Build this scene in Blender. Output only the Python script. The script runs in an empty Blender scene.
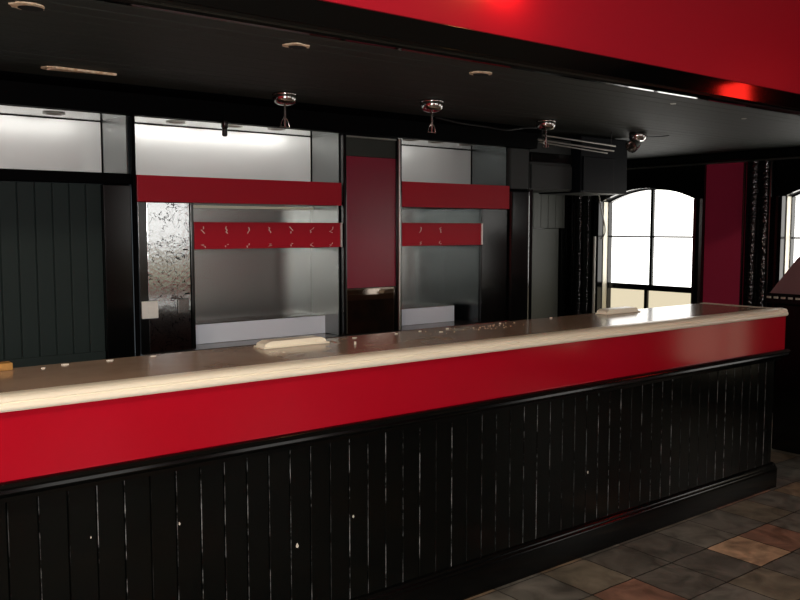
import bpy, bmesh, math, random
from mathutils import Matrix, Vector
random.seed(7)
S = bpy.context.scene
COL = S.collection

# ------------------------------------------------------------------ materials
def lin(c):
    return tuple(((v/255)/12.92 if v/255 <= .04045 else ((v/255+.055)/1.055)**2.4) for v in c)

def mat(name, rgb, rough=.5, metal=0., spec=.5, coat=0., bump=None, vary=None, emit=None, aniso=0.):
    m = bpy.data.materials.new(name); m.use_nodes = True
    nt = m.node_tree; b = nt.nodes['Principled BSDF']
    b.inputs['Base Color'].default_value = (*lin(rgb), 1)
    b.inputs['Roughness'].default_value = rough
    b.inputs['Metallic'].default_value = metal
    b.inputs['Specular IOR Level'].default_value = spec
    b.inputs['Coat Weight'].default_value = coat
    b.inputs['Anisotropic'].default_value = aniso
    tc = nt.nodes.new('ShaderNodeTexCoord')
    if vary:                                    # (scale, rgb2, lo, hi)
        n = nt.nodes.new('ShaderNodeTexNoise'); n.inputs['Scale'].default_value = vary[0]; n.inputs['Detail'].default_value = 6
        r = nt.nodes.new('ShaderNodeMapRange'); r.inputs[1].default_value = vary[2]; r.inputs[2].default_value = vary[3]
        x = nt.nodes.new('ShaderNodeMix'); x.data_type = 'RGBA'
        x.inputs[6].default_value = (*lin(rgb), 1); x.inputs[7].default_value = (*lin(vary[1]), 1)
        nt.links.new(tc.outputs['Object'], n.inputs['Vector']); nt.links.new(n.outputs['Fac'], r.inputs[0])
        nt.links.new(r.outputs[0], x.inputs[0]); nt.links.new(x.outputs[2], b.inputs['Base Color'])
    if bump:                                    # (scale xyz, strength, distance)
        mp = nt.nodes.new('ShaderNodeMapping'); mp.inputs['Scale'].default_value = bump[0]
        n = nt.nodes.new('ShaderNodeTexNoise'); n.inputs['Scale'].default_value = 1; n.inputs['Detail'].default_value = 3
        bp = nt.nodes.new('ShaderNodeBump'); bp.inputs['Strength'].default_value = bump[1]; bp.inputs['Distance'].default_value = bump[2]
        nt.links.new(tc.outputs['Object'], mp.inputs['Vector']); nt.links.new(mp.outputs[0], n.inputs['Vector'])
        nt.links.new(n.outputs['Fac'], bp.inputs['Height']); nt.links.new(bp.outputs[0], b.inputs['Normal'])
    if emit:
        b.inputs['Emission Color'].default_value = (*lin(emit[0]), 1); b.inputs['Emission Strength'].default_value = emit[1]
    return m

def embossed(name, rgb, rough, mirror_x, metal=0., strength=.35, dist=.003):
    """gloss black paint over an embossed relief that mirrors about a vertical axis"""
    m = mat(name, rgb, rough, metal=metal)
    nt = m.node_tree; b = nt.nodes['Principled BSDF']; N = nt.nodes.new; L = nt.links.new
    tc = N('ShaderNodeTexCoord'); sx = N('ShaderNodeSeparateXYZ'); L(tc.outputs['Object'], sx.inputs[0])
    ax = N('ShaderNodeMath'); ax.operation = 'SUBTRACT'; ax.inputs[1].default_value = mirror_x[1]
    L(sx.outputs[mirror_x[0]], ax.inputs[0])
    ab = N('ShaderNodeMath'); ab.operation = 'ABSOLUTE'; L(ax.outputs[0], ab.inputs[0])
    cb = N('ShaderNodeCombineXYZ'); L(ab.outputs[0], cb.inputs[0]); L(sx.outputs[2], cb.inputs[2])
    v = N('ShaderNodeTexVoronoi'); v.inputs['Scale'].default_value = 42; L(cb.outputs[0], v.inputs['Vector'])
    n = N('ShaderNodeTexNoise'); n.inputs['Scale'].default_value = 26; n.inputs['Detail'].default_value = 4; n.inputs['Distortion'].default_value = 1.5
    L(cb.outputs[0], n.inputs['Vector'])
    mx = N('ShaderNodeMath'); mx.operation = 'ADD'; L(v.outputs['Distance'], mx.inputs[0]); L(n.outputs['Fac'], mx.inputs[1])
    bp = N('ShaderNodeBump'); bp.inputs['Strength'].default_value = strength; bp.inputs['Distance'].default_value = .003
    L(mx.outputs[0], bp.inputs['Height']); L(bp.outputs[0], b.inputs['Normal'])
    bp.inputs['Distance'].default_value = dist
    if metal:                                   # etched ornament lines
        n.inputs['Scale'].default_value = 12; v.inputs['Scale'].default_value = 55
        r = N('ShaderNodeMath'); r.operation = 'COMPARE'; r.inputs[1].default_value = .5; r.inputs[2].default_value = .010; L(n.outputs['Fac'], r.inputs[0])
        x = N('ShaderNodeMix'); x.data_type = 'RGBA'; L(r.outputs[0], x.inputs[0]); x.inputs[6].default_value = (*lin(rgb), 1); x.inputs[7].default_value = (*lin((64, 64, 66)), 1)
        L(x.outputs[2], b.inputs['Base Color'])
    return m

def barplank_mat():
    """black gloss planks with pale broken lines coloured in along the groove edges"""
    m = mat('pale lined black plank paint', (5, 7, 6), .17, spec=.25, bump=((22, 22, 10), .10, .004))
    nt = m.node_tree; b = nt.nodes['Principled BSDF']; N = nt.nodes.new; L = nt.links.new
    def math_(op, a, bb=None, c=None):
        q = N('ShaderNodeMath'); q.operation = op
        for i, val in enumerate((a, bb, c)):
            if val is None: continue
            if isinstance(val, (int, float)): q.inputs[i].default_value = val
            else: L(val, q.inputs[i])
        return q.outputs[0]
    g = N('ShaderNodeNewGeometry'); sx = N('ShaderNodeSeparateXYZ'); L(g.outputs['Position'], sx.inputs[0])
    u = math_('ADD', math_('DIVIDE', math_('SUBTRACT', sx.outputs[0], .677), .0868), .5)
    k = math_('FLOOR', u); d = math_('SUBTRACT', math_('SUBTRACT', u, k), .5)
    line = math_('COMPARE', d, .033, .012)
    wn = N('ShaderNodeTexWhiteNoise'); wn.noise_dimensions = '1D'; L(k, wn.inputs['W'])
    cb = N('ShaderNodeCombineXYZ'); L(math_('MULTIPLY', k, 3.7), cb.inputs[0]); L(math_('MULTIPLY', sx.outputs[2], 9.), cb.inputs[2])
    n = N('ShaderNodeTexNoise'); n.inputs['Scale'].default_value = 1; n.inputs['Detail'].default_value = 5; n.inputs['Roughness'].default_value = .7; L(cb.outputs[0], n.inputs['Vector'])
    r = N('ShaderNodeMapRange'); r.inputs[1].default_value = .47; r.inputs[2].default_value = .75; L(n.outputs['Fac'], r.inputs[0])
    f = math_('MULTIPLY', math_('MULTIPLY', line, r.outputs[0]), math_('MULTIPLY_ADD', wn.outputs['Value'], .95, .05))
    x = N('ShaderNodeMix'); x.data_type = 'RGBA'; L(f, x.inputs[0]); x.inputs[6].default_value = (*lin((6, 8, 7)), 1); x.inputs[7].default_value = (*lin((205, 212, 214)), 1)
    L(x.outputs[2], b.inputs['Base Color'])
    return m

def slate_mat():
    m = mat('slate tiles', (60, 56, 48), .45)
    nt = m.node_tree; b = nt.nodes['Principled BSDF']; N = nt.nodes.new; L = nt.links.new
    def math_(op, a, bb=None, c=None):
        q = N('ShaderNodeMath'); q.operation = op
        for i, val in enumerate((a, bb, c)):
            if val is None: continue
            if isinstance(val, (int, float)): q.inputs[i].default_value = val
            else: L(val, q.inputs[i])
        return q.outputs[0]
    tc = N('ShaderNodeTexCoord'); sx = N('ShaderNodeSeparateXYZ'); L(tc.outputs['Object'], sx.inputs[0])
    wob = N('ShaderNodeTexNoise'); wob.inputs['Scale'].default_value = 9; L(tc.outputs['Object'], wob.inputs['Vector'])
    w = math_('MULTIPLY_ADD', wob.outputs['Fac'], .05, -.025)
    u = math_('ADD', math_('DIVIDE', math_('SUBTRACT', sx.outputs[0], 3.715), .29), w)
    v = math_('ADD', math_('DIVIDE', math_('SUBTRACT', sx.outputs[1], 2.0), .286), w)
    fu, fv = math_('FLOOR', u), math_('FLOOR', v)
    cb = N('ShaderNodeCombineXYZ'); L(fu, cb.inputs[0]); L(fv, cb.inputs[1])
    wn = N('ShaderNodeTexWhiteNoise'); wn.noise_dimensions = '2D'; L(cb.outputs[0], wn.inputs['Vector'])
    cr = N('ShaderNodeValToRGB'); cr.color_ramp.interpolation = 'CONSTANT'
    els = [(0, (120, 119, 110)), (.22, (104, 102, 94)), (.42, (126, 120, 104)), (.58, (114, 113, 105)), (.74, (140, 122, 98)), (.82, (92, 89, 82)), (.92, (146, 112, 94))]
    e = cr.color_ramp.elements
    e[0].color = (*lin(els[0][1]), 1); e[1].position = els[1][0]; e[1].color = (*lin(els[1][1]), 1)
    for p, c in els[2:]:
        q = e.new(p); q.color = (*lin(c), 1)
    L(wn.outputs['Value'], cr.inputs[0])
    # the one tan tile in the open floor
    d0 = math_('ADD', math_('ABSOLUTE', fu), math_('ABSOLUTE', fv))
    tan = N('ShaderNodeMix'); tan.data_type = 'RGBA'; L(math_('COMPARE', d0, 0., .4), tan.inputs[0])
    L(cr.outputs[0], tan.inputs[6]); tan.inputs[7].default_value = (*lin((198, 168, 136)), 1)
    n2 = N('ShaderNodeTexNoise'); n2.inputs['Scale'].default_value = 7; n2.inputs['Detail'].default_value = 8; n2.inputs['Distortion'].default_value = .8
    L(tc.outputs['Object'], n2.inputs['Vector'])
    mul = N('ShaderNodeMix'); mul.data_type = 'RGBA'; mul.blend_type = 'MULTIPLY'; mul.inputs[0].default_value = 1
    r = N('ShaderNodeMapRange'); r.inputs[1].default_value = .3; r.inputs[2].default_value = .7; r.inputs[3].default_value = .45; r.inputs[4].default_value = 1.35
    L(n2.outputs['Fac'], r.inputs[0]); L(tan.outputs[2], mul.inputs[6]); L(r.outputs[0], mul.inputs[7])
    # joints
    def edge(t, f):
        fr = math_('SUBTRACT', t, f)
        return math_('LESS_THAN', math_('MINIMUM', fr, math_('SUBTRACT', 1., fr)), .012)
    j = math_('MAXIMUM', edge(u, fu), edge(v, fv))
    jm = N('ShaderNodeMix'); jm.data_type = 'RGBA'; L(j, jm.inputs[0]); L(mul.outputs[2], jm.inputs[6]); jm.inputs[7].default_value = (*lin((26, 24, 20)), 1)
    L(jm.outputs[2], b.inputs['Base Color'])
    bp = N('ShaderNodeBump'); bp.inputs['Strength'].default_value = .5; bp.inputs['Distance'].default_value = .006
    L(math_('SUBTRACT', n2.outputs['Fac'], j), bp.inputs['Height']); L(bp.outputs[0], b.inputs['Normal'])
    return m

M = dict(
    red=mat('red gloss paint', (180, 15, 38), .12, spec=.5, vary=(3, (177, 13, 34), .3, .7)),
    shelfred=mat('red shelf paint', (176, 14, 38), .38, spec=.25),
    redwall=mat('red wall paint', (190, 24, 46), .36, spec=.4, bump=((60, 60, 60), .08, .002)),
    dullred=mat('dark red paint', (188, 42, 80), .6),
    redpanel=mat('crimson reflection tone', (134, 28, 52), .25, bump=((9, 9, 9), .08, .01)),
    black=mat('black gloss paint', (7, 8, 8), .16, spec=.4, bump=((30, 30, 30), .06, .004)),
    blackplank=mat('black plank paint', (6, 8, 7), .17, spec=.4, bump=((22, 22, 10), .10, .004)),
    blacksoft=mat('black satin paint', (54, 57, 53), .65, spec=.2, bump=((6, 120, 6), .1, .002)),
    teal=mat('green black satin paint', (34, 45, 44), .6, spec=.2),
    darkcav=mat('dark void', (5, 5, 5), .9),
    cream=mat('cream gloss paint', (250, 244, 222), .28, vary=(14, (226, 210, 172), .66, .9)),
    brown=mat('brown laminate', (172, 148, 126), .16, vary=(5, (148, 124, 102), .35, .7), bump=((7, 7, 7), .05, .004)),
    steel=mat('brushed steel', (206, 208, 207), .34, metal=.35, bump=((4, 4, 160), .03, .001)),
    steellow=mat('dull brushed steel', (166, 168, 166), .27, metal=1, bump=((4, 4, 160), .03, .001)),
    fascia=mat('black fascia gloss', (6, 7, 7), .08, spec=.35),
    rearwood=mat('dark brown boarding', (96, 64, 46), .5, vary=(6, (60, 40, 30), .4, .6)),
    polished=mat('polished steel', (226, 227, 226), .13, metal=1),
    mould=mat('black moulding paint', (6, 7, 7), .14, spec=.25),
    bardark=barplank_mat(),
    steeldark=mat('deep shaded corner steel', (74, 78, 78), .25, metal=1, bump=((4, 4, 160), .03, .001)),  # right alcove sides, dim reflection put into a darker base colour
    steelshade=mat('shaded corner steel', (112, 114, 113), .3, metal=1, bump=((4, 4, 160), .03, .001)),  # alcove side steel with its shade put into the base colour
    cornice=mat('black matt paint', (2, 2, 3), .6, spec=.04),
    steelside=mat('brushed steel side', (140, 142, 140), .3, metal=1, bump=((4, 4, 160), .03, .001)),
    whiteboard=mat('pale grey laminate', (232, 240, 252), .3),
    ledge=mat('dark steel ledge', (120, 118, 116), .22, metal=.8),
    greydoor=mat('grey panel paint', (74, 76, 70), .55),
    greycab=mat('dark grey cabinet paint', (54, 57, 56), .45, spec=.25),
    navybox=mat('blue black satin', (11, 15, 19), .45, spec=.15),
    chrome=mat('chrome', (206, 204, 200), .14, metal=1),
    alu=mat('bright metal edge', (200, 196, 190), .3, metal=1),
    mirror=mat('old mirror', (150, 138, 128), .03, metal=1, bump=((5, 5, 5), .02, .01)),
    plastic=mat('white plastic', (226, 226, 220), .35),
    plaster=mat('bare plaster', (250, 226, 196), .8, vary=(40, (206, 158, 108), .45, .7)),
    flake=mat('white paint flake', (226, 220, 206), .7),
    wood=mat('yellow pine', (176, 130, 62), .6, vary=(20, (140, 96, 44), .4, .6)),
    orange=mat('dull amber lens', (120, 84, 44), .5),
    leather=mat('plum brown leatherette', (118, 86, 88), .4, bump=((40, 40, 40), .15, .003)),
    stud=mat('pale studs', (224, 214, 200), .3, metal=.6),
    cable=mat('grey cable', (176, 172, 164), .5),
    blackcable=mat('black cable', (20, 20, 20), .4),
    pane=mat('bright daylight pane', (20, 20, 20), .3, emit=((255, 252, 246), 3.2)),
    frosted=mat('frosted daylight pane', (60, 56, 46), .4, emit=((236, 222, 190), .95)),
    ceil=mat('pub ceiling paint', (150, 140, 124), .8),
    slate=slate_mat(),
    emb=embossed('embossed dark mirror panel', (160, 162, 164), .12, (0, 1.71), 1., .05),
)

# ------------------------------------------------------------------ mesh helpers
class MB:
    def __init__(s): s.bm = bmesh.new()
    def box(s, x0, x1, y0, y1, z0, z1, bev=0., seg=2):
        vs = [s.bm.verts.new(p) for p in ((x0,y0,z0),(x1,y0,z0),(x1,y1,z0),(x0,y1,z0),(x0,y0,z1),(x1,y0,z1),(x1,y1,z1),(x0,y1,z1))]
        fs = [s.bm.faces.new([vs[i] for i in q]) for q in ((3,2,1,0),(4,5,6,7),(0,1,5,4),(1,2,6,5),(2,3,7,6),(3,0,4,7))]
        if bev:
            es = list({e for f in fs for e in f.edges})
            bmesh.ops.bevel(s.bm, geom=es, offset=bev, segments=seg, affect='EDGES', profile=.5)
        return s
    def prism(s, pts, axis, a, b):
        """closed 2D outline extruded along an axis; pts are the two other coordinates in xyz order"""
        def P(p, t):
            q = list(p); q.insert(axis, t); return q
        A = [s.bm.verts.new(P(p, a)) for p in pts]; B = [s.bm.verts.new(P(p, b)) for p in pts]
        n = len(pts)
        for i in range(n):
            j = (i+1) % n; s.bm.faces.new((A[i], A[j], B[j], B[i]))
        s.bm.faces.new(list(reversed(A))); s.bm.faces.new(B)
        bmesh.ops.recalc_face_normals(s.bm, faces=s.bm.faces[:])
        return s
    def tube(s, pts, r, n=8):
        pts = [Vector(p) for p in pts]; rings = []
        for i, p in enumerate(pts):
            d = (pts[min(i+1, len(pts)-1)] - pts[max(i-1, 0)]).normalized()
            a = d.orthogonal() if not rings else (ra - d*ra.dot(d))
            a.normalize(); ra = a; c = d.cross(a)
            rings.append([s.bm.verts.new(p + a*math.cos(t)*r + c*math.sin(t)*r) for t in (2*math.pi*k/n for k in range(n))])
        for q, w in zip(rings, rings[1:]):
            for k in range(n): s.bm.faces.new((q[k], q[(k+1)%n], w[(k+1)%n], w[k]))
        s.bm.faces.new(list(reversed(rings[0]))); s.bm.faces.new(rings[-1])
        bmesh.ops.recalc_face_normals(s.bm, faces=s.bm.faces[:])
        return s
    def lathe(s, prof, c=(0, 0, 0), n=32, close=True):
        rings = []
        for r, z in prof:
            if r < 1e-6: rings.append([s.bm.verts.new((c[0], c[1], c[2]+z))])
            else: rings.append([s.bm.verts.new((c[0]+r*math.cos(2*math.pi*k/n), c[1]+r*math.sin(2*math.pi*k/n), c[2]+z)) for k in range(n)])
        for q, w in zip(rings, rings[1:]):
            for k in range(n):
                a, b, cc, d = q[k % len(q)], q[(k+1) % n % len(q)], w[(k+1) % n % len(w)], w[k % len(w)]
                f = []
                for v in (a, b, cc, d):
                    if v not in f: f.append(v)
                if len(f) > 2: s.bm.faces.new(f)
        bmesh.ops.recalc_face_normals(s.bm, faces=s.bm.faces[:])
        return s
    def planks(s, u0, u1, first, pitch, w0, w1, face, depth, axis_u, axis_w, axis_n, sign, groove=.006, tilt=.0, gd=.005):
        """one continuous tongue and groove panel: outline along u swept along w; face is the front coordinate on axis n"""
        edges = []; k = math.ceil((u0-first)/pitch - 1e-6); x = first+k*pitch
        while x < u1-1e-6: edges.append(x); x += pitch
        out = [(u0, 0)]
        for e in edges:
            t0, t1 = random.uniform(-tilt, tilt), random.uniform(-tilt, tilt)
            g = groove
            if e-g <= u0+1e-4 or e+g >= u1-1e-4: continue
            out += [*[(e-.1*g-g*(1-math.sin(math.radians(q))), t0+gd*(1-math.cos(math.radians(q)))) for q in (0, 15, 30, 45, 60, 75, 90)], *[(e+.1*g+g*(1-math.sin(math.radians(q))), t1+gd*(1-math.cos(math.radians(q)))) for q in (90, 75, 60, 45, 30, 15, 0)]]
        out.append((u1, 0))
        out = [(u, face - sign*d) for u, d in out]
        back = face - sign*depth
        loop = out + [(u1, back), (u0, back)]
        def P(u, n_, w):
            q = [0, 0, 0]; q[axis_u] = u; q[axis_n] = n_; q[axis_w] = w; return q
        A = [s.bm.verts.new(P(u, v, w0)) for u, v in loop]; B = [s.bm.verts.new(P(u, v, w1)) for u, v in loop]
        n = len(loop)
        for i in range(n):
            j = (i+1) % n; s.bm.faces.new((A[i], A[j], B[j], B[i]))
        s.bm.faces.new(list(reversed(A))); s.bm.faces.new(B)
        bmesh.ops.recalc_face_normals(s.bm, faces=s.bm.faces[:])
        return s

def root_of(o):
    while o.parent: o = o.parent
    return o
def obj(name, mb, m, parent=None, smooth=False):
    me = bpy.data.meshes.new(name)
    if parent:
        bmesh.ops.translate(mb.bm, verts=mb.bm.verts[:], vec=-Vector(root_of(parent).location))
    mb.bm.to_mesh(me); mb.bm.free(); me.materials.append(m)
    if smooth:
        for p in me.polygons: p.use_smooth = True
        me.set_sharp_from_angle(angle=math.radians(38))
    o = bpy.data.objects.new(name, me); COL.objects.link(o)
    if parent: o.parent = parent
    return o
def thing(name, label, cat, loc=(0, 0, 0), group=None):
    o = bpy.data.objects.new(name, None); COL.objects.link(o); o.location = loc; o.empty_display_size = .05
    return tag(o, label, cat, group)
def tag(o, label, cat, group=None):
    o['label'] = label; o['category'] = cat
    if group: o['group'] = group
    return o
def struct(name, mb, m, parent=None, smooth=False):
    o = obj(name, mb, m, parent, smooth)
    if not parent: o['kind'] = 'structure'
    return o
def copy_tree(src, loc, label):
    r = src.copy(); COL.objects.link(r); r.location = loc; r['label'] = label
    for ch in src.children:
        c = ch.copy(); COL.objects.link(c); c.parent = r
        for g in ch.children:
            d = g.copy(); COL.objects.link(d); d.parent = c
    return r
B = lambda *a, **k: MB().box(*a, **k)

# ------------------------------------------------------------------ the room
XL, XR, YR, YB = -3.0, 7.0, -3.6, 5.95       # left wall, window wall, wall behind the camera, far back wall
ZS, ZC = 2.25, 3.3                            # bar soffit, main ceiling
struct('floor', B(XL-.2, XR+.2, YR-.2, YB+.2, -.1, 0), M['slate'])
struct('ceiling', B(XL-.2, XR+.2, YR-.2, 2.56, ZC, ZC+.1), M['ceil'])
# low planked soffit over the bar
struct('ceiling_soffit', MB().planks(2.56, YB, 2.60, .092, XL, XR, ZS, .08, 1, 0, 2, -1, groove=.003, tilt=.0006, gd=.003), M['blacksoft'])
struct('wall_bulkhead', B(XL, XR, 2.55, 2.70, ZS+.085, ZC), M['redwall'])
struct('trim_1', MB().prism([(2.53,2.252),(2.536,2.244),(2.56,2.244),(2.57,2.25),(2.57,2.334),(2.549,2.334),(2.549,2.362),(2.542,2.366),(2.534,2.36),(2.532,2.275),(2.524,2.268),(2.522,2.258)], 0, XL, XR), M['fascia'])
struct('wall_left', B(XL-.2, XL, YR, YB, 0, ZC), M['redwall'])
struct('wall_back', B(XL, 1.0, 4.46, 4.6, 0, ZS), M['black'])

def wall_with_windows(name, axis, face, out, a0, a1, wins, z0, z1, m, par=None):
    """wall in the plane axis=face, thickness towards out; wins: list of (lo, hi, sill, spring, rise) along the wall"""
    mb = MB()
    def bx(lo, hi, zl, zh):
        if axis == 0: mb.box(min(face, face+out), max(face, face+out), lo, hi, zl, zh)
        else: mb.box(lo, hi, min(face, face+out), max(face, face+out), zl, zh)
    cur = a0
    for lo, hi, sill, spring, rise in sorted(wins):
        bx(cur, lo, z0, z1); bx(lo, hi, z0, sill)
        n = 12; c = (lo+hi)/2; h = (hi-lo)/2
        arc = [(lo+(hi-lo)*k/n, spring+rise*(1-((lo+(hi-lo)*k/n-c)/h)**2)) for k in range(n+1)]
        pts = arc + [(hi, z1), (lo, z1)]
        if axis == 0: mb.prism(pts, 0, face, face+out)
        else: mb.prism(pts, 1, face, face+out)
        cur = hi
    bx(cur, a1, z0, z1)
    return struct(name, mb, m)

WR = [(4.50, 5.575, .30, 1.85, .12), (2.595, 3.66, .30, 1.85, .12), (.40, 1.22, .30, 1.85, .12), (-1.75, -.68, .30, 1.85, .12)]
WB = [(4.35, 5.45, .75, 2.2, .13), (2.2, 3.3, .75, 2.2, .13), (-1.5, -.4, .75, 2.2, .13)]
wall_with_windows('wall_right', 0, XR, .28, YR-.2, YB, WR, 0, ZC, M['cornice'])
wall_with_windows('wall_rear', 1, YR, -.28, XL, XR, WB, 0, ZC, M['redwall'])

def window(idx, axis, face, out, w, upper_only=False):
    lo, hi, sill, spring, rise = w
    c, h = (lo+hi)/2, (hi-lo)/2; s = 1 if out > 0 else -1
    y = lambda a: spring+rise*(1-((a-c)/h)**2)
    f0, f1 = face+s*.10, face+s*.14
    def P(mb, pts, d0, d1): return mb.prism(pts, axis, d0, d1)
    def bar(a0, a1, z0, z1, d0=f0, d1=f1): return P(MB(), [(a0,z0),(a1,z0),(a1,z1),(a0,z1)], d0, d1)
    n = 14; t = .014
    mid = 1.0 if axis == 0 else 1.25
    arc = [(lo+(hi-lo)*k/n, y(lo+(hi-lo)*k/n)) for k in range(n+1)]
    inner = [(lo+t+(hi-lo-2*t)*k/n, y(lo+t+(hi-lo-2*t)*k/n)-t) for k in range(n+1)]
    # frame as a closed ring
    mb = MB(); ring_o = [(lo, sill)] + arc + [(hi, sill)]; ring_i = [(lo+t, sill+t)] + inner + [(hi-t, sill+t)]
    def V(p, d):
        return mb.bm.verts.new((d, *p) if axis == 0 else (p[0], d, p[1]))
    O0 = [V(p, f0-s*.03) for p in ring_o]; I0 = [V(p, f0-s*.03) for p in ring_i]; O1 = [V(p, f1) for p in ring_o]; I1 = [V(p, f1) for p in ring_i]
    k = len(ring_o)
    for i in range(k):
        j = (i+1) % k
        for a, b_ in ((O0, I0), (I0, I1), (I1, O1), (O1, O0)): mb.bm.faces.new((a[i], a[j], b_[j], b_[i]))
    bmesh.ops.recalc_face_normals(mb.bm, faces=mb.bm.faces[:])
    root = struct('window_%d' % idx, mb, M['black'])
    if axis == 0: obj('reveal', B(face+.002, face+.068, hi-.006, hi-.0005, sill, spring), M['cream'], root)
    obj('meeting_rail', bar(lo+t, hi-t, mid-.028, mid+.028, f0-s*.02), M['black'], root)
    gl = mid+.5 if axis == 0 else mid+.5
    obj('glazing_bar', bar(lo+t, hi-t, gl-.008, gl+.008), M['black'], root)
    obj('mullion', bar(c+.012, c+.044, mid, y(c)-t), M['black'], root)
    obj('mullion', bar(c+.06, c+.096, sill+t, mid), M['black'], root)
    up = [(lo+.01, mid)] + [(a if 0 < q < n else (lo+.01 if q == 0 else hi-.01), z-.008) for q, (a, z) in enumerate(arc)] + [(hi-.01, mid)]
    obj('upper_pane', P(MB(), up, f1-s*.012, f1-s*.006), M['pane'], root)
    obj('lower_pane', bar(lo+.01, hi-.01, sill+.01, mid, f1-s*.012, f1-s*.006), M['frosted'], root)
    return root
for q, (a, b_) in enumerate(((4.024, 4.408), (2.12, 2.50), (-.33, .06), (1.70, 2.10))):
    struct('trim_%d' % (5+q), B(6.984, XR-.001, a, b_, .28, 2.157), M['dullred'])
i = 1
for w in WR: window(i, 0, XR, .28, w); i += 1
for w in WB: window(i, 1, YR, -.28, w); i += 1

# black joinery of the window wall
struct('trim_2', B(6.90, XR-.001, YR, YB, 2.175, ZS-.001, bev=.012), M['black'])          # beam along the wall head
struct('trim_3', B(6.955, XR-.001, YR, YB, 2.158, 2.172, bev=.003), M['alu'])              # thin rail under it
struct('baseboard_right', MB().planks(YR, YB, 4.5, .087, 0, .26, 6.965, .034, 1, 2, 0, -1), M['blackplank'])
for k, (lo, hi, sill, spring, rise) in enumerate(WR[:3]):
    n = 14; c, h = (lo+hi)/2, (hi-lo)/2
    arc = [(lo+(hi-lo)*q/n, spring+rise*(1-((lo+(hi-lo)*q/n-c)/h)**2)) for q in range(n+1)]
    t = thing('window_surround', ('black window surround with embossed pilaster, left of the dark red pier' if k == 0 else
              'black window surround with embossed pilaster at the right edge, right of the dark red pier' if k == 1 else
              'black window surround of the window nearest the camera'), 'window surround', (6.95, c, .27))
    obj('head_board', MB().prism([(lo-.09, spring)] + [(lo, spring)] + arc + [(hi, spring), (hi+.07, spring), (hi+.07, 2.155), (lo-.09, 2.155)], 0, 6.955, 6.999), M['black'], t)
    obj('architrave', MB().prism([(6.93,hi+.002),(6.94,hi+.02),(6.955,hi+.026),(6.93,hi+.036),(6.925,hi+.055),(6.94,hi+.068),(6.999,hi+.07),(6.999,hi+.002)], 2, .28, spring), M['black'], t)
    obj('architrave', MB().prism([(6.93,lo-.002),(6.94,lo-.025),(6.955,lo-.035),(6.93,lo-.05),(6.925,lo-.07),(6.94,lo-.088),(6.999,lo-.09),(6.999,lo-.002)], 2, .28, spring), M['black'], t)
    mw = embossed('embossed pilaster paint %d' % k, (7, 8, 8), .18, (1, .2235+h), 0., 1., .004)
    pp = [(6.999, hi+.085)]
    for r0 in (hi+.117, hi+.2235):
        pp += [(6.945-.034*math.sin(math.radians(a)), r0+.0532-.0532*math.cos(math.radians(a))) for a in range(0, 181, 12)]
    pp += [(6.999, hi+.362)]
    obj('pilaster', MB().prism(pp, 2, .28, 2.155), mw, t, True)
    obj('bead', MB().tube([(6.925, hi+.105, .29), (6.925, hi+.105, 2.15)], .012), M['black'], t, True)
    obj('bead', MB().tube([(6.925, hi+.342, .29), (6.925, hi+.342, 2.15)], .012), M['black'], t, True)
    obj('sill_board', B(6.88, 6.999, lo-.1, hi+.37, .262, .279, bev=.004), M['black'], t)

# passage at the end of the back bar: planked head, plain grey hatch
struct('wall_far', B(4.3, XR, YB, YB+.1, 0, ZS), M['black'])
t = thing('planked_panel', 'dark grey planked panel with a plain grey hatch below, beyond the back bar end', 'wall panel', (6.5, YB-.02, 0))
obj('plank_head', MB().planks(6.1, 6.80, 6.33, .11, 1.586, 2.2, YB-.035, .03, 0, 2, 1, -1, groove=.006), M['greydoor'], t)
obj('hatch', B(6.1, 6.72, YB-.03, YB-.005, .1, 1.58, bev=.004), M['greydoor'], t)
obj('frame', B(6.74, 6.82, YB-.05, YB-.005, .1, 1.58, bev=.006), M['black'], t)
struct('wall_return', B(4.31, 4.36, 4.08, YB, 0, ZS), M['black'])

# ------------------------------------------------------------------ the bar counter
X0, X1 = -1.6, 4.955
bar = thing('bar_counter', 'long bar counter with brown top, cream edge, red fascia and black planked front', 'bar counter', (1.7, 2.85, 0))
obj('countertop', B(X0, X1-.06, 2.63, 3.10, 1.06, 1.10, bev=.003), M['brown'], bar)
nose = [(2.645,1.1005),(2.625,1.1015),(2.605,1.103),(2.588,1.102),(2.572,1.098),(2.563,1.093),(2.560,1.087),(2.563,1.083),(2.557,1.079),(2.553,1.072),(2.554,1.064),(2.560,1.058),(2.645,1.058)]
obj('nosing', MB().prism(nose, 0, X0, X1), M['cream'], bar, True)
endn = [(X1-.08+.0,1.1005),(X1-.06,1.1015),(X1-.03,1.103),(X1-.008,1.098),(X1+.002,1.090),(X1+.004,1.072),(X1-.003,1.058),(X1-.08,1.058)]
obj('end_nosing', MB().prism(endn, 1, 2.5605, 3.10), M['cream'], bar, True)
obj('fascia_panel', B(X0, X1+.018, 2.578, 2.60, .852, 1.058, bev=.002), M['red'], bar)
mould = [(2.578,.853),(2.566,.853),(2.556,.848),(2.552,.840),(2.556,.833),(2.562,.831),(2.560,.822),(2.566,.812),(2.580,.806),(2.590,.802),(2.604,.800),(2.606,.784),(2.624,.782),(2.624,.853)]
obj('moulding', MB().prism(mould, 0, X0, X1+.042), M['mould'], bar, True)
obj('plank_front', MB().planks(X0, X1-.02, .677, .0868, .14, .80, 2.62, .03, 0, 2, 1, -1, groove=.0045, tilt=.0007, gd=.006), M['bardark'], bar)
obj('kickboard', MB().prism([(2.592,0),(2.590,.118),(2.594,.126),(2.600,.130),(2.602,.138),(2.608,.144),(2.618,.150),(2.640,.151),(2.640,0)], 0, X0, X1+.005), M['mould'], bar, True)
obj('end_panel', MB().planks(2.62, 3.08, 2.64, .0868, 0, 1.058, X1-.02, .03, 1, 2, 0, 1), M['blackplank'], bar)
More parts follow.
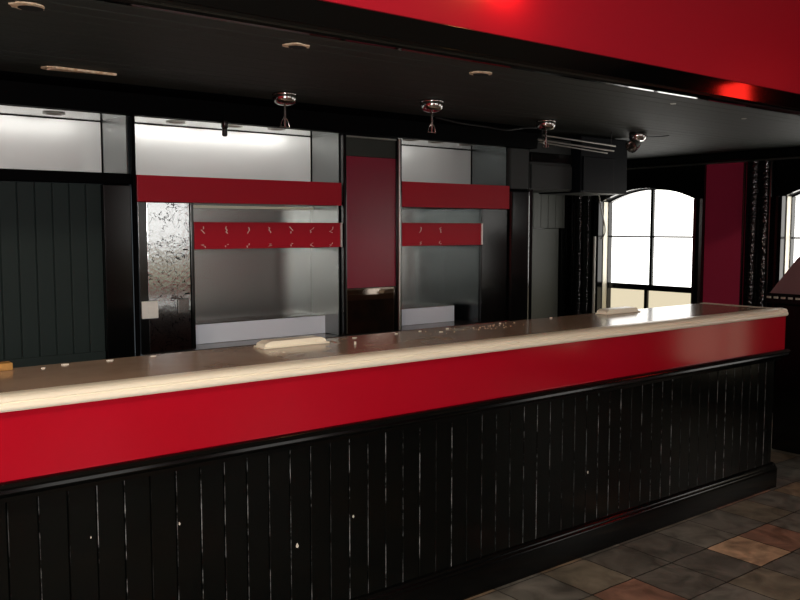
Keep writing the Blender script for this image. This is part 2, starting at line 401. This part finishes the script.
obj('end_fascia', B(X1-.02, X1+.018, 2.6005, 3.08, .852, 1.058), M['red'], bar)
obj('rear_panel', B(X0, X1-.05, 3.05, 3.08, 0, 1.06), M['rearwood'], bar)
def chip(mb, x, z, r, y=2.6185):
    pts = [(x+r*random.uniform(.5, 1)*math.cos(a), z+1.7*r*random.uniform(.5, 1)*math.sin(a)) for a in [k*math.pi/4 for k in range(8)]]
    return mb.prism(pts, 1, y, y+.002)
for x, z, r in ((1.573, .418, .007), (1.824, .474, .005), (3.21, .40, .005), (1.12, .60, .004), (.83, .62, .003)):
    obj('chipped_spot', chip(MB(), x, z, r), M['flake'], bar)

# loose things lying on the bar
def cream_block(x, y, L, label, shift=0.):
    t = thing('moulding_piece', label, 'moulding offcut', (x, y, 1.10), 'cream moulding pieces on the bar')
    obj('body', MB().prism([(x-L/2, 1.1005), (x+L/2, 1.1005), (x+L/2-.012, 1.121), (x+L/2-.03, 1.128), (x-L/2+.03, 1.128), (x-L/2+.006, 1.118)], 1, y-.035, y+.035), M['cream'], t)
    obj('ledge', B(x-L/2-.006, x+L/2+.006, y-.045, y+.04, 1.1003, 1.107, bev=.002), M['cream'], t)
    return t
cream_block(1.79, 3.005, .30, 'cream painted moulding piece lying on the bar before the left shelves')
cream_block(3.95, 3.03, .29, 'cream painted moulding piece lying on the bar before the arched window')
tag(obj('wood_block', B(.50, .725, 3.05, 3.098, 1.1003, 1.125, bev=.002), M['wood']), 'yellow pine block on the bar at the left edge of the picture', 'block')
sp = [(44, .814, 3.02, .007, 'small round white flake left of the row of flakes behind the left of the bar'),
      (69, .898, 3.05, .014, 'long white flake on the bar before the black planked panel'),
      (114, 1.056, 3.05, .014, 'long white flake on the bar before the black post'),
      (157, 1.215, 3.05, .012, 'flat white flake on the bar before the embossed panel'),
      (358, 2.005, 2.86, .006, 'upright white flake on the bar just right of the cream moulding piece'),
      (372, 2.12, 3.03, .012, 'flat white flake on the bar before the red pillar'),
      (402, 2.353, 3.03, .010, 'white flake on the bar at the right edge of the red pillar'),
      (430, 2.50, 3.04, .009, 'white flake on the bar below the right shelves'),
      (446, 2.56, 2.96, .013, 'widest white flake on the bar, left of the crumbs'),
      (457, 2.66, 3.03, .010, 'white flake on the bar behind the crumbs'),
      (503, 3.02, 3.04, .008, 'small white flake on the bar before the black column'),
      (546, 3.42, 3.06, .012, 'white flake on the bar before the grey hatch')]
for k, (_, x, y, r, lab) in enumerate(sp):
    pts = [(x+r*random.uniform(.7, 1.1)*math.cos(a), y+r*.55*random.uniform(.7, 1.1)*math.sin(a)) for a in [q*math.pi/4 for q in range(8)]]
    hgt = .012 if k == 4 else random.uniform(.003, .005)
    tag(obj('paint_flake', MB().prism(pts, 2, 1.1003, 1.1003+hgt), M['flake']), lab, 'paint flake', 'paint flakes on the bar top')
mb = MB()
for k in range(45):
    x = random.gauss(2.80, .16); y = random.uniform(2.90, 3.05); r = random.uniform(.0012, .004)
    mb.prism([(x+r*random.uniform(.6, 1)*math.cos(a), y+r*random.uniform(.6, 1)*math.sin(a)) for a in [q*math.pi/3 for q in range(6)]], 2, 1.1003, 1.1003+r*.5)
o = tag(obj('crumbs', mb, M['plaster']), 'scatter of pale crumbs on the bar top below the right shelves', 'crumbs'); o['kind'] = 'stuff'

# ------------------------------------------------------------------ back bar
YF, YK = 4.067, 4.42                            # front plane and back of the alcoves
struct('trim_4', MB().prism([(4.0,2.117),(4.06,2.117),(4.06,2.16),(4.46,2.16),(4.46,ZS-.001),(3.96,ZS-.001),(3.955,2.235),(3.99,2.215)], 0, XL, 4.31), M['cornice'])   # cornice

cnt = thing('back_counter', 'low back counter with grey ledge and dark red front, under the shelves', 'counter', (2.9, 4.2, 0))
obj('worktop', B(1.56, 4.105, 4.035, 4.45, .935, .960, bev=.004), M['ledge'], cnt)
obj('front_panel', B(1.56, 4.105, 4.05, 4.07, 0, .934), M['dullred'], cnt)
obj('edge_strip', B(1.56, 4.105, 4.022, 4.034, .915, .955, bev=.003), M['dullred'], cnt)

def downlight(x, y, z, par):
    d = obj('downlight', MB().lathe([(.036, 0), (.05, 0), (.052, -.004), (.046, -.006), (.036, -.003)], (x, y, z), 24), M['alu'], par, True)
    obj('lens', MB().lathe([(0, -.002), (.037, -.002), (.037, -.0005), (0, -.0005)], (x, y, z), 24), M['orange'], d)

def strip(x0, x1, power):  # added light behind the cornice lip, brightens the alcove steel
    l = bpy.data.lights.new('added_alcove_light', 'AREA'); l.shape = 'RECTANGLE'; l.size = x1-x0; l.size_y = .006; l.energy = power; l.color = (1, .97, .92)
    o = bpy.data.objects.new('added_alcove_light', l); COL.objects.link(o); o.location = ((x0+x1)/2, 4.068, 2.1205)
    o.rotation_euler = (math.radians(90+4), 0, 0)
    return o
ZT = 2.118
def alcove(t, x0, x1, zb, lights, lx1=0, side='steelshade', low='steelside', yk=YK):
    obj('top_panel', B(x0, x1, YF+.012, yk+.02, 2.1245, 2.135), M['polished'], t)
    if zb < 1.2:
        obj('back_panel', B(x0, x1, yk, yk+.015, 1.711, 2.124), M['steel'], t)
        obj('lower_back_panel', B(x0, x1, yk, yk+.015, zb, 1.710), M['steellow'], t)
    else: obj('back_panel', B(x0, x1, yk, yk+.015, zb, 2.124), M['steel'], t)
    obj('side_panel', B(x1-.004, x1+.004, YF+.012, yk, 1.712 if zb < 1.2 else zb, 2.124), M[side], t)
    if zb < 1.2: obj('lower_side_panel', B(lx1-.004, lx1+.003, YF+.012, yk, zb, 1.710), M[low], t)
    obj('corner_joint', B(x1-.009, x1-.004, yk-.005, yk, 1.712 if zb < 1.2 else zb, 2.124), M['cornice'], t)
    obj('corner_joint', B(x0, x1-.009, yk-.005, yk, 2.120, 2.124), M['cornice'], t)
    obj('side_panel', B(x0-.006, x0, YF+.012, yk, zb, 2.124), M['steelside'], t)
    for lx, ly in lights: downlight(lx, ly, 2.1245, t)

# left: shallow lit strip over a planked panel
t = thing('wall_alcove', 'steel lined alcove strip above the black planked panel at left', 'alcove', (.9, 4.2, 1.80))
alcove(t, -.6, 1.522, 1.843, [(1.233, 4.24), (.35, 4.24)])
obj('bottom_rail', B(-.6, 1.529, YF-.01, YK, 1.79, 1.842, bev=.004), M['cornice'], t)
t = thing('planked_partition', 'black planked partition with a plain black stile behind the left of the bar', 'panel', (.4, 4.1, 0))
obj('plank_panel', MB().planks(-1.2, 1.392, .939, .0765, 0, 1.788, 4.09, .03, 0, 2, 1, -1, groove=.006, gd=.007), M['teal'], t)
obj('stile', B(1.394, 1.529, 4.06, 4.12, 0, 1.788, bev=.005), M['mould'], t)
obj('skirting', B(-1.2, 1.39, 4.075, 4.088, 0, .99, bev=.004), M['teal'], t)
t = tag(obj('upright_post', B(1.531, 1.5485, 4.04, 4.066, 0, 2.117, bev=.003), M['cornice']), 'thin black post between the planked partition and the left shelves', 'post')

def red_shelf(t, x0, x1, z0, z1, marks=(), cap=None, name='shelf', yk=4.36):
    s = obj(name, B(x0, x1, YF, yk, z0, z0+.02), M['steelside'], t)
    obj('fascia', B(x0, x1, YF-.018, YF-.001, z0-.002, z1, bev=.0015), M['shelfred'], s)
    if cap: obj('end_trim', B(cap-.012, cap, YF-.024, YF-.0185, z0, z1), M['alu'], s)
    for x in marks:
        mb = MB()
        for zc, tall in ((z0+.095, .034), (z0+.014, .018)):
            P = [(x+random.uniform(-.013, .013), zc+tall*(q/4-.5)+random.uniform(-.003, .003)) for q in range(5)]
            w = .0024
            mb = MB().prism([(a-w, b) for a, b in P] + [(a+w, b+.001) for a, b in reversed(P)], 1, YF-.0192, YF-.0178)
            obj('residue_mark', mb, M['flake'], s)
    return s

def shelf_unit(label, x0, x1, lx0, lx1, lights, loc, *sides):
    t = thing('shelf_unit', label, 'shelf unit', loc)
    alcove(t, x0, x1, .962, lights, lx1, *sides)
    return t
# left shelf unit
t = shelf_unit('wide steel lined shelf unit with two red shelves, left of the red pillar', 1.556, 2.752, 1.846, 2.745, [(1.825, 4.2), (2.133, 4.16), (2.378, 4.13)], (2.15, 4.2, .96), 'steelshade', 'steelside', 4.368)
red_shelf(t, 1.556, 2.748, 1.711, 1.838)
red_shelf(t, 1.847, 2.748, 1.475, 1.611, (1.893, 2.022, 2.15, 2.282, 2.413, 2.548, 2.675), 2.748)
obj('embossed_panel', B(1.602, 1.826, YF-.008, YF+.05, .962, 1.708, bev=.003), M['emb'], t)
obj('jamb', B(1.557, 1.601, YF-.012, YF+.05, .962, 1.708, bev=.003), M['black'], t)
obj('bolt', MB().lathe([(0, -.006), (.012, -.006), (.012, 0), (0, 0)], (1.80, YF-.008, 1.475), 12), M['darkcav'], t)
obj('bolt', MB().lathe([(0, -.006), (.012, -.006), (.012, 0), (0, 0)], (1.806, YF-.008, 1.252), 12), M['darkcav'], t)
obj('upright', B(1.828, 1.846, YF-.015, 4.366, .962, 1.708, bev=.003), M['black'], t)
obj('step', B(1.848, 2.745, 4.22, 4.36, .9605, 1.066, bev=.003), M['whiteboard'], t)
obj('step_top', B(1.848, 2.745, 4.221, 4.36, 1.0665, 1.072, bev=.002), M['steellow'], t)
obj('batten', B(1.95, 2.74, 4.335, 4.36, 1.690, 1.705), M['cream'], t)
# right shelf unit
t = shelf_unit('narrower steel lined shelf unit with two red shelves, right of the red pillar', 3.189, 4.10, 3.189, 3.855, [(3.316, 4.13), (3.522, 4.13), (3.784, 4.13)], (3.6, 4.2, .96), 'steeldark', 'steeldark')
red_shelf(t, 3.189, 4.10, 1.711, 1.862, yk=4.41)
red_shelf(t, 3.189, 3.853, 1.475, 1.613, (3.33, 3.49), 3.853, yk=4.41)
obj('black_panel', B(3.875, 4.10, YF, YF+.05, .962, 1.708, bev=.003), M['black'], t)
obj('upright', B(3.857, 3.875, YF-.01, YK, .962, 1.708, bev=.003), M['black'], t)
obj('step', B(3.191, 3.78, 4.235, 4.408, .9605, 1.066, bev=.003), M['whiteboard'], t)
obj('step_top', B(3.191, 3.78, 4.236, 4.408, 1.0665, 1.072, bev=.002), M['steellow'], t)
# socket plate on the embossed panel
t = thing('wall_socket', 'white square socket plate on the embossed black panel', 'socket', (1.603, YF, 1.177))
obj('plate', B(1.562, 1.646, YF-.024, YF-.0125, 1.135, 1.221, bev=.004), M['plastic'], t)
obj('rocker', B(1.592, 1.614, YF-.029, YF-.024, 1.160, 1.196, bev=.002), M['plastic'], t)
t = thing('socket_reflection', 'grey reflection of the white socket on the embossed black panel, built as a plate', 'reflection', (1.782, YF, 1.19))  # reflection of the socket, put in as a grey plate
obj('plate', B(1.752, 1.812, YF-.016, YF-.0085, 1.15, 1.225, bev=.003), M['ledge'], t)

# red pillar between the shelf units
t = thing('mirror_pillar', 'black framed pillar with crimson reflection coloured in above a mirror strip, between the shelf units', 'pillar', (2.97, 4.2, 0))
obj('core', B(2.762, 3.178, 4.075, 4.45, .962, 2.117), M['black'], t)
obj('frame_post', B(2.757, 2.779, 4.04, 4.075, .96, 2.112, bev=.005), M['black'], t)
obj('frame_post', B(3.146, 3.180, 4.04, 4.075, .96, 2.112, bev=.005), M['black'], t)
obj('edge_bead', MB().tube([(3.157, 4.037, .965), (3.157, 4.037, 2.11)], .006), M['alu'], t, True)
obj('head_panel', B(2.780, 3.145, 4.058, 4.074, 1.995, 2.10, bev=.002), M['blacksoft'], t)
obj('head_trim', B(2.780, 3.145, 4.048, 4.06, 2.100, 2.110, bev=.002), M['alu'], t)
obj('red_reflection', B(2.780, 3.145, 4.058, 4.074, 1.232, 1.994, bev=.002), M['redpanel'], t)  # mirrored red wall put in as flat crimson colour
obj('mirror', B(2.780, 3.145, 4.060, 4.074, .965, 1.228), M['mirror'], t)

# glossy column and the boxes at the right end
t = thing('end_column', 'glossy black column closing the right end of the back bar', 'column', (4.2, 4.2, 0))
obj('shaft', B(4.112, 4.300, 4.045, 4.45, 0, 1.842, bev=.018, seg=4), M['black'], t)
obj('grey_head', B(4.112, 4.285, 4.05, 4.45, 1.845, 2.117, bev=.006), M['greycab'], t)
t = thing('wall_cupboard', 'dark grey wall cupboard hung between the black column and the black box', 'cupboard', (4.54, 4.2, 1.845))
obj('body', B(4.318, 4.748, YF+.012, 4.40, 1.845, 2.20, bev=.004), M['greycab'], t)
obj('door', B(4.325, 4.742, YF-.006, YF+.011, 1.855, 2.02, bev=.004), M['greycab'], t)
obj('head_rail', B(4.318, 4.748, YF-.010, YF+.011, 2.035, 2.10, bev=.004), M['black'], t)
t = thing('hanging_box', 'blue black box hung under the soffit left of the arched window', 'box', (5.02, 4.2, 1.83))
obj('cabinet', B(4.762, 5.29, 4.0, 4.40, 1.835, 2.235, bev=.006), M['navybox'], t)
obj('grille', B(4.78, 5.12, 3.990, 3.999, 1.85, 2.09, bev=.003), M['navybox'], t)

# cable and pipe by the window
def curve_pts(P, n=8):
    out = []
    for k in range(len(P)-1):
        p0, p1, p2, p3 = [Vector(P[max(0, min(len(P)-1, k+d))]) for d in (-1, 0, 1, 2)]
        for q in range(n):
            u = q/n
            out.append(.5*((2*p1) + (p2-p0)*u + (2*p0-5*p1+4*p2-p3)*u*u + (3*p1-p0-3*p2+p3)*u**3))
    out.append(Vector(P[-1])); return out
yc = 5.60
tag(obj('hanging_cable', MB().tube(curve_pts([(6.90, 5.54, 2.0), (6.90, 5.555, 1.92), (6.89, 5.51, 1.75), (6.89, 5.465, 1.60), (6.90, 5.48, 1.52), (6.905, 5.535, 1.47)]), .007), M['cable'], None, True), 'grey cable dangling over the left side of the arched window', 'cable')
tag(obj('conduit', MB().tube([(6.90, 5.60, .281), (6.90, 5.60, 1.50)], .014), M['cable'], None, True), 'thin grey conduit pipe beside the arched window', 'pipe')

# ------------------------------------------------------------------ things on the soffit
def spot(loc, label, L=.108):
    t = thing('spot_lamp', label, 'spot lamp', loc, 'chrome spot lamps under the soffit')
    x, y, z = loc
    c = obj('canopy', MB().lathe([(0, 0), (.056, 0), (.059, -.004), (.0605, -.020), (.059, -.038), (.052, -.050), (.038, -.058), (.016, -.063), (0, -.064)], loc, 32), M['chrome'], t, True)
    obj('rim', MB().lathe([(.059, -.004), (.064, -.005), (.065, -.008), (.064, -.011), (.0595, -.011)], loc, 32), M['chrome'], c, True)
    obj('stem', MB().tube([(x, y, z-.06), (x, y, z-.06-L)], .0065), M['chrome'], t, True)
    zb = z-.06-L
    obj('yoke', MB().tube(curve_pts([(x-.026, y, zb+.002), (x-.018, y, zb+.03), (x, y, zb+.05), (x+.018, y, zb+.03), (x+.026, y, zb+.002)], 5), .003), M['chrome'], t, True)
    obj('yoke_bar', MB().tube([(x-.028, y, zb+.002), (x+.028, y, zb+.002)], .0035), M['chrome'], t, True)
    return t
s0 = spot((2.20, 3.74, ZS), 'chrome spot lamp stem above the left shelf unit, first from the left')
copy_tree(s0, (2.93, 3.47, ZS), 'chrome spot lamp stem in front of the right shelf unit, second from the left')
copy_tree(s0, (4.02, 3.66, ZS), 'chrome spot lamp stem at the left end of the metal rods')
loc = (5.03, 3.72, ZS); x, y, z = loc
t = thing('spot_lamp', 'chrome spot lamp with tilted head at the right end of the metal rods', 'spot lamp', loc, 'chrome spot lamps under the soffit')
obj('canopy', MB().lathe([(0, 0), (.058, 0), (.062, -.010), (.058, -.045), (.045, -.060), (0, -.064)], loc, 32), M['chrome'], t, True)
hd = MB().lathe([(0, 0), (.03, 0), (.040, -.03), (.046, -.075), (.042, -.075), (.03, -.02), (0, -.018)], (0, 0, 0), 24)
bmesh.ops.transform(hd.bm, matrix=Matrix.Translation((x-.02, y-.01, z-.070)) @ Matrix.Rotation(math.radians(62), 4, 'Y'), verts=hd.bm.verts[:])
obj('lamp_head', hd, M['chrome'], t, True)
obj('arm', MB().tube([(x, y, z-.06), (x-.015, y-.005, z-.085)], .008), M['chrome'], t, True)
obj('wire', MB().tube(curve_pts([(x+.06, y, z-.03), (x+.14, y, z-.022), (x+.26, y-.02, z-.012), (x+.32, y-.03, z-.002)]), .004), M['blackcable'], t, True)

t = thing('hanging_rail', 'pair of pale metal rods slung between the two right spot lamps', 'rail', (4.5, 3.8, 2.15))
obj('rod', MB().tube([(4.10, 3.76, 2.172), (4.86, 3.78, 2.150)], .006), M['alu'], t, True)
obj('rod', MB().tube([(4.10, 3.80, 2.148), (4.87, 3.80, 2.118)], .006), M['alu'], t, True)
obj('rod', MB().tube([(4.16, 3.84, 2.138), (4.85, 3.84, 2.105)], .005), M['alu'], t, True)
obj('hanger', MB().tube([(4.14, 3.80, ZS-.001), (4.14, 3.80, 2.140)], .004), M['blackcable'], t)
obj('hanger', MB().tube([(4.84, 3.80, ZS-.001), (4.84, 3.80, 2.110)], .004), M['blackcable'], t)
tag(obj('hanging_cable', MB().tube(curve_pts([(3.35, 3.93, ZS-.008), (3.55, 3.92, ZS-.03), (3.75, 3.92, ZS-.035), (3.92, 3.90, ZS-.045), (4.08, 3.90, ZS-.02), (4.25, 3.9, ZS-.008)]), .007), M['blackcable'], None, True), 'sagging black cable along the soffit above the right shelf unit', 'cable')

# dangling black lamp holder in the left unit's alcove
t = thing('lamp_holder', 'black lamp holder dangling from the soffit before the left shelf unit', 'lamp holder', (1.965, 3.93, 2.12))
obj('cap', MB().lathe([(0, .0), (.016, 0), (.018, -.03), (.012, -.042), (0, -.042)], (1.965, 3.93, 2.115), 16), M['black'], t, True)
obj('socket_end', MB().lathe([(0, 0), (.013, 0), (.014, -.03), (.008, -.036), (0, -.036)], (1.965, 3.93, 2.073), 16), M['blackcable'], t, True)
obj('flex', MB().tube([(1.965, 3.93, 2.115), (1.965, 3.93, ZS-.001)], .003), M['cornice'], t)

def hole(x, y, rx, ry, label, seed):
    random.seed(seed)
    t = thing('downlight_opening', label, 'ceiling opening', (x, y, ZS), 'broken openings in the soffit')
    ang = [k*math.pi/9 for k in range(18)]
    pts = [(x+rx*random.uniform(.85, 1.1)*math.cos(a), y+ry*random.uniform(.8, 1.12)*math.sin(a)) for a in ang]
    obj('bare_plaster', MB().prism(pts, 2, ZS-.0045, ZS-.0005), M['plaster'], t)
    pts = [(x+.01+rx*.72*math.cos(a), y+ry*.20+ry*.62*math.sin(a)) for a in ang]
    obj('cavity', MB().prism(pts, 2, ZS-.006, ZS-.004), M['darkcav'], t)
hole(.74, 2.77, .052, .05, 'pale broken downlight opening in the soffit at the top left corner', 1)
hole(1.67, 2.75, .05, .045, 'pale broken downlight opening in the soffit, above the first spot lamp', 2)
hole(2.59, 2.74, .055, .045, 'pale broken downlight opening in the soffit, above the second spot lamp', 3)
hole(1.10, 3.76, .05, .05, 'broken opening with torn orange edge in the soffit above the left alcove', 4)
tag(obj('hanging_splinter', MB().prism([(1.09, 3.70), (1.20, 3.70), (1.345, 3.705), (1.345, 3.72), (1.20, 3.735), (1.07, 3.76)], 2, ZS-.012, ZS-.003), M['plaster']), 'torn sliver of bare wood on the soffit beside the orange broken opening', 'torn strip')
for x, y, lab in ((4.02, 2.75, 'tiny chipped spot in the soffit left of the red glow'), (4.9, 2.85, 'tiny chipped spot in the soffit below the red glow')):
    tag(obj('ceiling_chip', MB().prism([(x+.018*math.cos(a), y+.014*math.sin(a)) for a in [k*math.pi/4 for k in range(8)]], 2, ZS-.004, ZS-.0008), M['cable']), lab, 'chip')

# ------------------------------------------------------------------ slope topped desk at the right edge
t = thing('sloped_desk', 'dark desk with sloping plum leatherette hood and pale studs, right of the bar end', 'desk', (6.1, 2.6, 0))
obj('base', B(5.80, 6.55, 2.10, 3.08, 0, 1.05, bev=.01), M['blackplank'], t)
obj('hood', MB().prism([(3.12, 1.125), (2.93, 1.375), (2.70, 1.56), (2.10, 1.56), (2.10, 1.125)], 0, 5.78, 6.55), M['leather'], t)
obj('rim', B(5.77, 6.56, 2.10, 3.145, 1.05, 1.124, bev=.008), M['black'], t)
for k in range(8):
    y = 3.12-.052*k
    obj('stud', B(5.762, 5.7695, y-.018, y+.014, 1.088, 1.102, bev=.002), M['stud'], t)

# ------------------------------------------------------------------ room lamps; pendants and red light are added out of view
bulbmat = mat('lit warm bulb', (255, 240, 220), .4, emit=((255, 238, 218), 500))
def pendant(loc, label):  # unseen pendants added to raise the light from overhead
    x, y, z = loc
    t = thing('added_pendant', label, 'pendant lamp', loc, 'added bulb pendants out of view')
    obj('rose', MB().lathe([(0, 0), (.05, 0), (.045, -.02), (0, -.03)], loc, 20), M['plastic'], t, True)
    obj('flex', MB().tube([(x, y, z-.02), (x, y, z-.20)], .004), M['blackcable'], t)
    obj('bulb', MB().lathe([(0, -.20), (.018, -.20), (.02, -.22), (.05, -.27), (.055, -.30), (.04, -.335), (0, -.35)], loc, 20), bulbmat, t, True)
    return t
p0 = pendant((-1.6, .8, ZC), 'added bulb pendant, out of view, over the left of the room')
copy_tree(p0, (.1, .8, ZC), 'added bulb pendant, out of view, over the middle of the room')
t = thing('wall_lamp', 'small lamp clipped to the red bulkhead above the bar', 'wall lamp', (2.52, 2.53, 2.64))
obj('bracket', B(2.50, 2.54, 2.48, 2.549, 2.63, 2.66, bev=.004), M['black'], t)
obj('bulb', MB().lathe([(0, 0), (.022, -.01), (.026, -.035), (.016, -.06), (0, -.066)], (2.52, 2.475, 2.64), 16), mat('lit amber bulb', (255, 220, 180), .4, emit=((255, 190, 110), 85)), t, True)

t = thing('added_red_light', 'added red light, out of view, above the window nearest the camera', 'added light', (6.95, .93, 2.72))  # unseen light added to give the black fascia its red patch
obj('back_plate', B(6.97, 6.999, .72, 1.14, 2.66, 2.94, bev=.004), M['black'], t)
obj('red_glass', B(6.90, 6.969, .84, 1.08, 2.69, 2.91, bev=.01), mat('lit red glass', (200, 20, 20), .4, emit=((255, 40, 30), 16)), t)

def light(kind, name, loc, energy, color=(1, 1, 1), **kw):
    l = bpy.data.lights.new(name, kind); l.energy = energy; l.color = color
    for k, v in kw.items(): setattr(l, k, v)
    o = bpy.data.objects.new(name, l); COL.objects.link(o); o.location = loc; return o

# ------------------------------------------------------------------ camera
f, h = 850., 1.576
xa = Vector((1089, -71, f)).normalized(); ya = Vector((-(f*f+71*71)/1089, -71, f)).normalized(); za = xa.cross(ya)
R = Matrix((xa, ya, za))                       # world = R @ cam (x right, y down, z forward)
cx, cy, cz = R.col[0], R.col[1], R.col[2]
cam = bpy.data.cameras.new('camera'); co = bpy.data.objects.new('camera', cam); COL.objects.link(co)
mw = Matrix((cx, -cy, -cz)).transposed().to_4x4(); mw.translation = (0, 0, h); co.matrix_world = mw
cam.sensor_width = 36; cam.lens = f/800*36; cam.clip_start = .05
S.camera = co

# the photographer's flash, just above the lens
fl = light('AREA', 'camera_flash', (0, 0, 0), 42, (1, .97, .93), shape='DISK', size=.06)
m2 = mw.copy(); m2.translation = Vector((0, 0, h)) + cz*.06 - cy*.07; fl.matrix_world = m2
for a, b_, p in ((-.55, 1.50, 2.1), (1.57, 2.73, 1.8), (3.2, 3.8, .5)): strip(a, b_, p)

w = bpy.data.worlds.new('daylight'); S.world = w; w.use_nodes = True
w.node_tree.nodes['Background'].inputs[0].default_value = (.8, .9, 1, 1); w.node_tree.nodes['Background'].inputs[1].default_value = .3
S.view_settings.view_transform = 'Standard'; S.view_settings.look = 'None'; S.view_settings.gamma = 1; S.view_settings.exposure = 0
S.cycles.use_denoising = True
